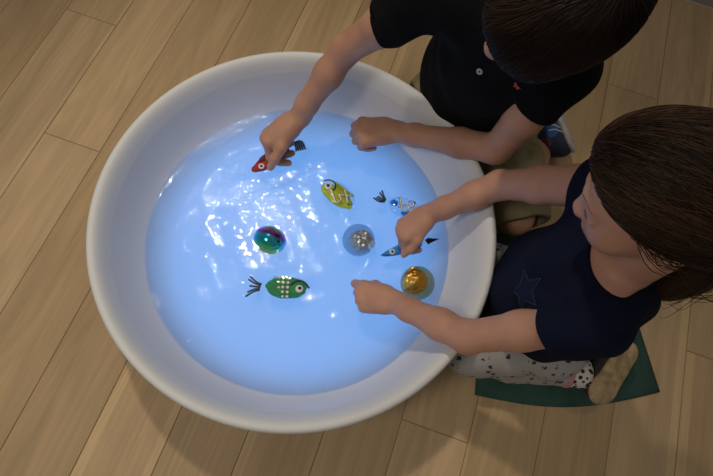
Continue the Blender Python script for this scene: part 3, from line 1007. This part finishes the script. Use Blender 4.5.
def collar_and_marks():
    me = shirt_b.data
    # button: ring with a darker middle
    p, n, bvh = surface_point(me, (0.0730, 0.6176, 0.4687), .0012)
    up = V3(0, 0, 1); u = unit(up - n * (up @ n)); s = np.cross(u, n)
    V, F = [], []
    prof = [(0, .0012), (.0022, .0010), (.0034, .0022), (.0052, .0024), (.0060, .0012), (.0060, -.0006)]
    for i in range(28):
        a = 2 * math.pi * i / 28
        for r_, z in prof: V.append(p + (u * math.cos(a) + s * math.sin(a)) * max(r_, 1e-5) + n * z)
    m = len(prof)
    for i in range(28):
        j = (i + 1) % 28
        for k in range(m - 1): F.append((i * m + k, j * m + k, j * m + k + 1, i * m + k + 1))
    o = link('button', mesh_np('button', V, F), [M['button'], M['button_hole']], shirt_b)
    for f in o.data.polygons:
        if f.index % (m - 1) < 1: f.material_index = 1
    o['label'] = 'pale round shirt button with dark centre'
    # little embroidered orange animal on the chest
    p, n, _ = surface_point(me, (0.1434, 0.6147, 0.4687), .0008)
    ol = [(-.0095, .0035), (-.0075, .0075), (-.0050, .0060), (-.0030, .0032), (.0020, .0026), (.0050, .0044), (.0095, .0060), (.0072, .0028), (.0056, -.0004), (.0072, -.0060), (.0050, -.0066),
          (.0030, -.0028), (-.0012, -.0026), (-.0020, -.0078), (-.0044, -.0076), (-.0042, -.0020), (-.0062, .0006), (-.0092, .0010)]
    o = flat_patch('embroidered_logo', [(a * .8, b_ * .8) for a, b_ in ol], .0012, p, n, V3(.35, 0, 1), M['orange_thread'], shirt_b)
    o['label'] = 'small orange animal embroidered on the chest'
collar_and_marks()

def boy_shorts():
    fd = Field((-.16, .50, .03), (.46, 1.05, .26), .0025)
    fd.cone(hipR_b, hipL_b, .086, .078, .03)
    for hp, kn in ((hipL_b, kneeL_b + V3(.006, .012, .034)), (hipR_b, kneeR_b + V3(0, .01, .034))):
        e = hp + (kn - hp) * 1.13
        fd.chain([hp, hp * .5 + e * .5 + V3(0, 0, .015), e], [.072, .069, .067], .02)
        fd.half(e, kn - hp, lo=e - .085, hi=e + .085)
        fd.cone(hp + (kn - hp) * 1.0, kn + (kn - hp) * .3, .050, .057, .003, 'sub')
    fd.half(V3(0, 0, .19), V3(0, 0, 1))
    fd.ripple(.0022, lambda x, y, z: np.sin(75 * y + 3 * np.sin(30 * x)) + .5 * np.sin(90 * x + 40 * y))
    o = link('shorts', fd.mesh('shorts'), M['olive_cotton'], boy)
    e = hipL_b + (kneeL_b + V3(.006, .012, .034) - hipL_b) * 1.10
    ax = unit(kneeL_b + V3(.006, .012, .034) - hipL_b)
    a = unit(np.cross(ax, V3(0, 0, 1))); b_ = np.cross(a, ax)
    link('hem_seam', mesh_np('hem_seam', *tube_data([e + (a * math.cos(t) + b_ * math.sin(t)) * .0665 for t in np.linspace(0, 6.283, 40)], .0012, 6)), M['olive_seam'], o)
boy_shorts()

def shoe(parent, heel, toe, soleN, sc, upper_mat, sole_mat, wide=.5):
    """sole and upper of a small shoe; soleN points out of the sole"""
    heel, toe = V3(heel), V3(toe); n = unit(soleN); d = toe - heel; L = np.linalg.norm(d); d = unit(d); n = unit(n - d * (n @ d))
    lo = np.minimum(heel, toe) - .09 * sc - .02; hi = np.maximum(heel, toe) + .09 * sc + .02
    f1 = Field(lo, hi, .0019)
    f1.chain([heel + d * .024 * sc, heel + d * L * .45, toe - d * .032 * sc], [.0320 * sc, .0310 * sc, .0405 * sc], .012, squash=(n, .34))
    so = f1.mesh('sole')
    f2 = Field(lo, hi, .0019)
    up = -n
    f2.chain([heel + d * .026 * sc + up * .020 * sc, heel + d * L * .5 + up * .020 * sc, toe - d * .034 * sc + up * .014 * sc], [.0315 * sc, .032 * sc, .0375 * sc], .012, squash=(n, .9))
    f2.cone(heel + d * .026 * sc + up * .020 * sc, heel + d * .040 * sc + up * .062 * sc, .029 * sc, .031 * sc, .015)
    f2.cone(heel + d * L * .48 + up * .02 * sc, heel + d * .046 * sc + up * .048 * sc, .026 * sc, .029 * sc, .015)
    ce = heel + d * .042 * sc + up * .066 * sc
    f2.half(ce, up + d * .15)
    f2.cone(ce - up * .012 * sc, ce + up * .03 * sc, .0255 * sc, .0265 * sc, .003, 'sub')
    f2.half(heel + n * -.004 * sc, n)
    um = f2.mesh('shoe')
    u = link('shoe', um, upper_mat, parent)
    link('sole', so, sole_mat, u)
    return u, d, n, ce

# the boy's left shoe, sole turned out behind him
sb, d_, n_, ce_ = shoe(boy, (0.4033, 0.8183, 0.0850), (0.3325, 0.9538, 0.0700), V3(.75, .15, .60), 1.05, M['shoe_navy'], M['shoe_white'])
# colour panels on the boy's shoe
def shoe_marks():
    me = sb.data
    def strip(name, pts, r_, mat, lift=.0005):
        bvh = BVHTree.FromPolygons([v.co for v in me.vertices], [p.vertices for p in me.polygons])
        out = []
        for q in smooth_line(pts, 14):
            p, nn, _, _ = bvh.find_nearest(Vector(q)); out.append(np.array(p + nn * lift))
        return link(name, mesh_np(name, *tube_data(out, r_, 8)), mat, sb)
    return strip
strip_b = shoe_marks()

def hair_shell(fd, c, R, s, pts):
    for cc, r_, k in pts:
        fd.ell(V3(c) + R @ (V3(cc) * s), V3(r_) * s, R, k)

def scalp(l, ce, r_):
    """push a local point onto an ellipsoid"""
    q = (l - ce) / r_
    return ce + r_ * unit(q)

def strands(c, R, s, ce, r_, pole, towards, keep, count, steps, step, lift, jit, seed, seeds_bias=None):
    g_ = np.random.default_rng(seed)
    lines, tones = [], []
    ce, r_, pole = V3(ce), V3(r_), V3(pole)
    tries = 0
    while len(lines) < count and tries < count * 12:
        tries += 1
        l = ce + r_ * unit(g_.normal(size=3))
        if not keep(l): continue
        j = g_.normal(size=3) * jit + .25 * V3(math.sin(40 * l[0] + 9 * l[2]), math.sin(35 * l[1] + 2), math.sin(38 * l[2] + 11 * l[0])) * jit * 4
        h0 = g_.uniform(*lift)
        ln = []
        p = l.copy()
        for i in range(steps):
            nrm = unit((p - ce) / r_ ** 2)
            ln.append(V3(c) + R @ ((p + nrm * h0 * (.3 + .7 * math.sin(math.pi * min(1, (i + 1) / steps)))) * s))
            t = (pole - p) if towards else (p - pole)
            dist = np.linalg.norm(t)
            if towards and dist < step * 1.2: break
            t = unit(t) + j
            t = unit(t - nrm * (t @ nrm))
            p = scalp(p + t * step, ce, r_)
        if len(ln) > 3:
            lines.append(ln)
            tones.append(np.clip(.30 + .34 * math.sin(60 * l[0] + 12 * l[1]) * math.sin(45 * l[2] + 9 * l[1]) + g_.normal() * .20, 0, 1))
    return lines, tones

def shoe_panels():
    heel, toe = V3(0.4033, 0.8183, 0.0850), V3(0.3325, 0.9538, 0.0700)
    d = unit(toe - heel); n = n_; c = np.cross(n, d)
    c = c if c[2] > 0 else -c
    up = -n
    at = lambda t, h, w: heel + d * t + up * h + c * w
    me = sb.data
    bvh = BVHTree.FromPolygons([v.co for v in me.vertices], [p.vertices for p in me.polygons])
    def panel(nm, cen, ru, rv, mat):
        V, F = [], []
        nr, ns = 8, 28
        for i in range(nr + 1):
            for j in range(ns):
                a = 2 * math.pi * j / ns
                q = cen + d * (ru * math.cos(a) * i / nr) + up * (rv * math.sin(a) * i / nr)
                p, nn, _, _ = bvh.ray_cast(Vector(q + c * .09), Vector(-c))
                if p is None: p, nn, _, _ = bvh.find_nearest(Vector(q))
                V.append(np.array(p) + np.array(nn) * (.0012 if i < nr else -.0004))
        for i in range(nr):
            for j in range(ns):
                F.append((i * ns + j, i * ns + (j + 1) % ns, (i + 1) * ns + (j + 1) % ns, (i + 1) * ns + j))
        link(nm, mesh_np(nm, V, F), mat, sb)
    panel('blue_panel', at(.066, .028, .02), .031, .021, M['shoe_blue'])
    panel('red_panel', at(.030, .050, .02), .018, .012, M['shoe_red'])
    for q0, q1, q2 in ((at(.030, .006, .02), at(.052, .016, .03), at(.060, .034, .03)), (at(.040, .004, .02), at(.064, .014, .03), at(.078, .034, .03))):
        strip_b('white_stripe', [q0, q1, q2], .0022, M['lace'])
shoe_panels()

# ---- boy's hair
def boy_hair():
    s = bs
    lo, hi = bH - .16, bH + .16
    fd = Field(lo, hi, .0026)
    hair_shell(fd, bH, bR, s, [((0, -.014, .034), (.078, .098, .080), .01), ((0, .040, .052), (.058, .044, .040), .03), ((0, -.060, -.020), (.060, .045, .050), .03)])
    pl = bH + bR @ (V3(0, .074, .052) * s)
    fd.half(pl, bR @ V3(0, .66, -.75), k=.006)
    for x in (1, -1):
        fd.ell(bH + bR @ (V3(x * .082, .002, -.022) * s), V3(.024, .022, .026) * s, bR, .006, 'sub')
        fd.ell(bH + bR @ (V3(x * .066, .066, .000) * s), V3(.032, .036, .046) * s, bR, .006, 'sub')
    me = fd.mesh('hair'); add_tone(me, .12)
    hair = link('hair', me, M['hair_boy'], boy)
    def keep(l):
        return (l - V3(0, .074, .052)) @ V3(0, -.66, .75) > .006 and not (abs(l[0]) > .06 and l[2] < .0 and l[1] > -.03)
    ln, tn = strands(bH, bR, s, (0, -.010, .038), (.082, .104, .083), (.012, -.075, .115), False, keep, 5200, 9, .0078, (.0005, .0045), .16, 5)
    ln = cling(ln, me, (.0004, .0038), 21)
    link('strands', strand_mesh('strands', ln, .00075, .0002, tn), M['hair_boy'], hair)
boy_hair()

# ================================================================== the girl
gS = {'r': (0.3167, 0.4696, 0.4750), 'l': (0.3536, 0.2515, 0.4700)}
gE = {'r': (0.1988, 0.5218, 0.2900), 'l': (0.2129, 0.2044, 0.2830)}
gW = {'r': (0.0878, 0.4641, 0.1650), 'l': (0.0705, 0.2502, 0.1650)}
gH = V3(.308, .352, .643)
gR = frame(V3(-.884, .062, -.462), V3(-.444, .195, .875))
gs = .95
neck_g = V3(.362, .338, .512)
pelvis_g, belly_g, chest_g = V3(.430, .338, .135), V3(.378, .342, .265), V3(.352, .338, .395)
acr_g = unit(V3(gS['l']) - V3(gS['r']))
kneeL_g, ankL_g = V3(0.2746, 0.2182, 0.0700), V3(0.5354, 0.2666, 0.0620)
kneeR_g, ankR_g = V3(.262, .430, .075), V3(.53, .44, .055)
hipL_g, hipR_g = V3(.425, .290, .130), V3(.425, .412, .135)

def girl_body():
    fd = Field((-.06, .12, .012), (.70, .60, .79), .0024)
    sq = (V3(-1, 0, .25), .68)
    fd.chain([pelvis_g, belly_g, chest_g], [.098, .090, .095], .03, squash=sq)
    fd.cone(V3(gS['r']) + acr_g * .04, V3(gS['l']) - acr_g * .04, .044, .044, .03)
    fd.cone(neck_g, gH + gR @ V3(0, -.030, -.045), .037, .036, .02)
    head(fd, gH, gR, gs)
    arm(fd, gS['r'], gE['r'], gW['r'], (.040, .034, .0285, .0290, .0195))
    arm(fd, gS['l'], gE['l'], gW['l'], (.036, .0320, .0290, .0295, .0195))
    dR = V3(0.0222, 0.3908, 0.1260) - V3(gW['r'])
    hand(fd, gW['r'], dR, V3(-.30, .10, .66), V3(.25, -.6, .2), 1.08,
         [(60, 58, 25), (70, 64, 30), (76, 70, 35), (78, 72, 35)], [(.78, .52, -.20), (.90, .12, -.40), (.82, -.20, -.50)])
    dL = V3(0.0102, 0.2451, 0.1420) - V3(gW['l'])
    hand(fd, gW['l'], dL, V3(.05, -.16, 1), V3(-.1, 1, 0), 1.08,
         [(38, 70, 45), (62, 84, 55), (66, 86, 55), (66, 84, 55)], [(.80, .42, -.45), (.85, -.05, -.55), (.6, -.5, -.6)])
    for hp, kn, an in ((hipL_g, kneeL_g, ankL_g), (hipR_g, kneeR_g, ankR_g)):
        fd.chain([hp, hp * .45 + kn * .55 + V3(0, 0, .02), kn + V3(0, 0, .03)], [.062, .052, .040], .02)
        fd.chain([kn + V3(0, 0, .01), kn * .6 + an * .4, an], [.038, .037, .027], .02)
    me = fd.mesh('person')
    paint_face(me, gH, gR, gs)
    o = link('person', me, [M['skin_girl'], M['lip']])
    lashes(o, gH, gR, gs)
    return tag(o, 'kneeling girl in a navy star T-shirt leaning over the tub', 'person')
girl = girl_body()

def girl_shirt():
    fd = Field((.18, .12, .06), (.62, .60, .60), .0026)
    sq = (V3(-1, 0, .25), .72)
    fd.chain([V3(.378, .368, .12), belly_g + V3(-.012, .012, 0), chest_g], [.128, .128, .112], .03, squash=(V3(-1, 0, .25), .88))
    fd.cone(pelvis_g + V3(.015, .030, .03), chest_g, .092, .10, .03)
    fd.cone(V3(gS['r']) + acr_g * .03, V3(gS['l']) - acr_g * .035, .053, .048, .035)
    for k, f in (('r', .10), ('l', .32)):
        S, E = V3(gS[k]), V3(gE[k])
        e = S + (E - S) * f; u = unit(E - S)
        fs = Field((.18, .12, .06), (.62, .60, .60), .0026)
        fs.cone(S, S + (E - S) * f, .049, .0520, .02)
        fs.half(e, u, lo=e - .08, hi=e + .08)
        fs.cone(S + (E - S) * (f - .10), S + (E - S) * (f + .12), .0385, .0425, .003, 'sub')
        fd.join(fs)
    fd.ell(neck_g + V3(-.016, .000, .034), V3(.064, .068, .060), None, .006, 'sub')
    fd.half(V3(0, 0, .100), V3(0, 0, -1))
    fd.ripple(.0024, lambda x, y, z: np.sin(48 * y + 25 * z + 4 * np.sin(18 * x)) * .6 + np.sin(52 * z + 40 * x + 3 * np.sin(22 * y)))
    return link('shirt', fd.mesh('shirt'), M['navy_cotton'], girl)
shirt_g = girl_shirt()

def chest_star():
    me = shirt_g.data
    p, n, bvh = surface_point(me, (0.2575, 0.2846, 0.3969), 0)
    n = unit(V3(-.62, -.12, .75))
    u = unit(V3(.35, .25, 1) - n * (V3(.35, .25, 1) @ n)); s = np.cross(u, n)
    ol = []
    for i in range(10):
        r_ = (.036, .0165)[i % 2]; a = math.radians(90 + 36 * i + 8)
        ol.append((r_ * math.cos(a), r_ * math.sin(a)))
    def lay(a, b_, lift):
        q = p + s * a + u * b_
        h, nn, _, dd = bvh.ray_cast(Vector(q + n * .06), Vector(-n))
        if h is None: h, nn, _, dd = bvh.find_nearest(Vector(q))
        return np.array(h) + np.array(nn) * lift
    V, F = [], []
    rings = 7
    edge = []
    for i in range(10):
        a, b_ = ol[i], ol[(i + 1) % 10]
        for t in (0, .25, .5, .75): edge.append((a[0] + (b_[0] - a[0]) * t, a[1] + (b_[1] - a[1]) * t))
    m = len(edge)
    V.append(lay(0, 0, .0012))
    for k in range(1, rings + 1):
        for a, b_ in edge: V.append(lay(a * k / rings, b_ * k / rings, .0012 if k < rings else .0))
    for j in range(m): F.append((0, 1 + j, 1 + (j + 1) % m))
    for k in range(rings - 1):
        for j in range(m):
            a, b_ = 1 + k * m + j, 1 + k * m + (j + 1) % m
            F.append((a, a + m, b_ + m, b_))
    st = link('star', mesh_np('star', V, F), M['navy_star'], shirt_g)
    st['label'] = 'dark blue star stitched on the chest'
    line = [lay(a * .97, b_ * .97, .0012) for a, b_ in edge + edge[:1]]
    link('stitching', mesh_np('stitching', *tube_data(line, .00075, 5)), M['stitch'], st)
chest_star()

def girl_leggings():
    fd = Field((.16, .10, .008), (.66, .56, .25), .0024)
    fd.cone(hipR_g, hipL_g, .078, .078, .03)
    cuffs = {}
    for k, hp, kn, an in (('l', hipL_g, kneeL_g, ankL_g), ('r', hipR_g, kneeR_g, ankR_g)):
        fd.chain([hp, hp * .45 + kn * .55 + V3(0, 0, .02), kn + V3(0, 0, .025)], [.064, .056, .0495], .02)
        e = kn + (an - kn) * .86
        fd.chain([kn + V3(0, 0, .008), kn * .6 + an * .4 + V3(0, 0, .004), e], [.0455, .0440, .0370], .02)
        fd.half(e, an - kn, lo=e - .05, hi=e + .05)
        cuffs[k] = (kn, an)
    fd.half(V3(0, 0, .20), V3(0, 0, 1))
    fd.ripple(.0012, lambda x, y, z: np.sin(90 * x + 3 * np.sin(40 * y)))
    lg = link('leggings', fd.mesh('leggings'), M['leggings'], girl)
    for k, (kn, an) in cuffs.items():
        p = lambda t: kn + (an - kn) * t
        link('pink_cuff', mesh_np('pink_cuff', *tube_data([p(.845), p(.85), p(.862), p(.878), p(.882)], [.030, .0372, .0385, .0380, .030], 28)), M['pink_band'], lg)
        so = link('sock', mesh_np('sock', *tube_data([p(.868), p(.875), p(.95), p(1.0), p(1.04)], [.030, .0352, .0345, .0340, .0325], 28)), M['leopard'], girl)
        so['label'] = 'white sock with black leopard spots'
girl_leggings()
sg, dg, ng, ceg = shoe(girl, (0.6140, 0.3522, 0.1080), (0.5792, 0.2205, 0.0600), V3(.42, -.12, .90), 1.0, M['shoe_grey'], M['sole_beige'])
sg['label'] = 'dark grey shoe with beige sole turned up'
a_ = unit(np.cross(ng, dg)); 
ringc = [ceg + (dg * math.cos(t) * 1.0 + a_ * math.sin(t)) * .0285 * .92 for t in np.linspace(0, 6.283, 36)]
link('collar_trim', mesh_np('collar_trim', *tube_data(ringc, .0028, 8)), M['pink_trim'], sg)

# ---- girl's hair
def girl_hair():
    s = gs
    fd = Field(gH - V3(.20, .22, .22), gH + V3(.26, .20, .20), .0026)
    hair_shell(fd, gH, gR, s, [((0, -.018, .038), (.086, .108, .088), .01), ((0, .020, .060), (.070, .066, .056), .03), ((0, -.075, .000), (.066, .055, .070), .03)])
    fd.half(gH + gR @ (V3(0, .066, .066) * s), gR @ V3(0, .66, -.75), k=.008)
    for x in (1, -1):
        fd.ell(gH + gR @ (V3(x * .086, .000, -.022) * s), V3(.024, .024, .026) * s, gR, .006, 'sub')
        fd.ell(gH + gR @ (V3(x * .072, .062, .004) * s), V3(.032, .042, .046) * s, gR, .008, 'sub')
    pole = V3(0, -.118, .000)
    tail = [gH + gR @ (pole * s), V3(0.4321, 0.3729, 0.5850), V3(0.4459, 0.3536, 0.5300), V3(0.4353, 0.3356, 0.4900), V3(0.4270, 0.3263, 0.4700)]
    tl = smooth_line(tail, 20)
    rad = np.interp(np.linspace(0, 1, 21), [0, .15, .5, .85, 1], [.026, .030, .026, .014, .004])
    fd.chain(tl, list(rad), .015)
    me = fd.mesh('hair'); add_tone(me, .12)
    hair = link('hair', me, M['hair_girl'], girl)
    def keep(l):
        return (l - V3(0, .066, .066)) @ V3(0, -.66, .75) > -.002 and not (abs(l[0]) > .06 and l[2] < -.005 and l[1] > -.03)
    ln, tn = strands(gH, gR, s, (0, -.014, .040), (.086, .109, .089), pole, True, keep, 5000, 17, .0085, (.0006, .0045), .10, 9)
    ln = cling(ln, me, (.0004, .0038), 22)
    g_ = np.random.default_rng(4)
    for i in range(520):                                # ponytail strands
        o_ = g_.normal(size=3) * .42
        pts = []
        for k, q in enumerate(tl):
            pts.append(q + o_ * rad[k] * 1.45 * (1 + .25 * math.sin(.5 * k + i)))
        ln.append(pts[:g_.integers(13, 22)]); tn.append(np.clip(.3 + g_.normal() * .25, 0, 1))
    for i in range(150):                                # loose wisps hanging by the far temple
        a0 = V3(-.060, .050, .052) + g_.normal(size=3) * .006
        b0 = V3(-.070, .080, -.030) + g_.normal(size=3) * .007
        c0 = V3(-.058, .078, -.105) + g_.normal(size=3) * .010
        ln.append([gH + gR @ (q * s) for q in smooth_line([a0, b0, c0], 9)]); tn.append(.25)
    for i in range(16):                                 # fine hairs over the near ear
        a0 = V3(.070, .020, .030) + g_.normal(size=3) * .010
        b0 = V3(.082, -.012, -.004) + g_.normal(size=3) * .006
        c0 = V3(.070, -.060, -.030) + g_.normal(size=3) * .010
        ln.append([gH + gR @ (q * s) for q in smooth_line([a0, b0, c0], 8)]); tn.append(.35)
    link('strands', strand_mesh('strands', ln, .00075, .00025, tn), M['hair_girl'], hair)
girl_hair()

# ---- the folded green cloth she kneels on
def cushion():
    c = [V3(0.3328, 0.1480, 0.0030), V3(0.7565, 0.3020, 0.0030), V3(0.5654, 0.6763, 0.0030), V3(0.2214, 0.5348, 0.0030)]
    c[3] = V3(.262, .545, .003)
    V, F = [], []
    n = 46
    def top(u, v):
        p = (1 - u) * (1 - v) * c[0] + u * (1 - v) * c[1] + u * v * c[2] + (1 - u) * v * c[3]
        bow = .030 * math.sin(math.pi * u) * (1 - v) - .006 * math.sin(math.pi * v) * u
        p = p + V3(bow * .2, -bow, 0)
        e = min(u, 1 - u, v, 1 - v)
        h = .020 * (1 - math.exp(-e * 22)) + .0025 * math.sin(22 * u + 6 * v) * min(1, e * 9) + .0020 * math.sin(31 * v + 9 * u) * min(1, e * 9)
        h += .0022 * math.sin(70 * u) * math.exp(-v * 12) * min(1, u * 8) * min(1, (1 - u) * 8)
        return p, max(h, .0005)
    for j in range(n + 1):
        for i in range(n + 1):
            p, h = top(i / n, j / n); V.append(p + V3(0, 0, h))
    m = (n + 1) ** 2
    for j in range(n + 1):
        for i in range(n + 1):
            p, h = top(i / n, j / n); V.append(V3(p[0], p[1], .001))
    for j in range(n):
        for i in range(n):
            a = j * (n + 1) + i
            F.append((a, a + 1, a + n + 2, a + n + 1)); F.append((m + a, m + a + n + 1, m + a + n + 2, m + a + 1))
    b = [i for i in range(n + 1)] + [j * (n + 1) + n for j in range(1, n + 1)] + [n * (n + 1) + i for i in range(n - 1, -1, -1)] + [j * (n + 1) for j in range(n - 1, 0, -1)]
    for k in range(len(b)):
        i, j = b[k], b[(k + 1) % len(b)]
        F.append((i, m + i, m + j, j))
    o = link('kneeling_cushion', mesh_np('kneeling_cushion', V, F), M['green_cloth'])
    tag(o, 'thin dark green kneeling cushion under the girl on the oak floor', 'cushion')
cushion()

# ------------------------------------------------------------------ light
def spot(name, loc, to, watts, col, radius, angle=150, blend=.9):
    l = bpy.data.lights.new(name, 'SPOT')
    l.energy = watts; l.color = col; l.shadow_soft_size = radius
    l.spot_size = math.radians(angle); l.spot_blend = blend
    o = bpy.data.objects.new(name, l); COL.objects.link(o)
    o.location = loc
    o.rotation_euler = (V3(to) - V3(loc)).tolist() and Vector(V3(to) - V3(loc)).to_track_quat('-Z', 'Y').to_euler()
    return o
WARM = (1.0, .87, .72)
spot('ceiling_spot', (-.82, 1.12, 2.40), (-.32, .25, 0), 72, WARM, .06, 62, 1.0)
spot('ceiling_spot', (-1.0, -.70, 2.40), (-.35, .15, 0), 58, WARM, .28, 64, 1.0)
spot('ceiling_spot', (.95, 1.30, 2.40), (.60, .60, 0), 10, WARM, .10, 120, 1.0)
w_ = bpy.data.worlds.new('room_light'); scene.world = w_; w_.use_nodes = True
w_.node_tree.nodes['Background'].inputs['Color'].default_value = (1.0, .92, .82, 1)
w_.node_tree.nodes['Background'].inputs['Strength'].default_value = .17

# ------------------------------------------------------------------ camera
cam = bpy.data.cameras.new('camera')
cam.sensor_fit = 'HORIZONTAL'; cam.sensor_width = 36; cam.lens = 482.4 / 713 * 36
cam.clip_start = .01
co = bpy.data.objects.new('camera', cam); COL.objects.link(co)
co.matrix_world = Matrix.Translation((0, 0, 1.15)) @ Matrix.Rotation(.118916, 4, 'Z') @ Matrix.Rotation(.34987, 4, 'X') @ Matrix.Rotation(.22574, 4, 'Z')
scene.camera = co
vs = scene.view_settings
vs.view_transform = 'Standard'; vs.look = 'None'; vs.gamma = 1; vs.use_curve_mapping = False
vs.exposure = 0
scene.cycles.use_denoising = True
scene.cycles.max_bounces = 10
scene.cycles.transparent_max_bounces = 16
scene.cycles.sample_clamp_indirect = 4
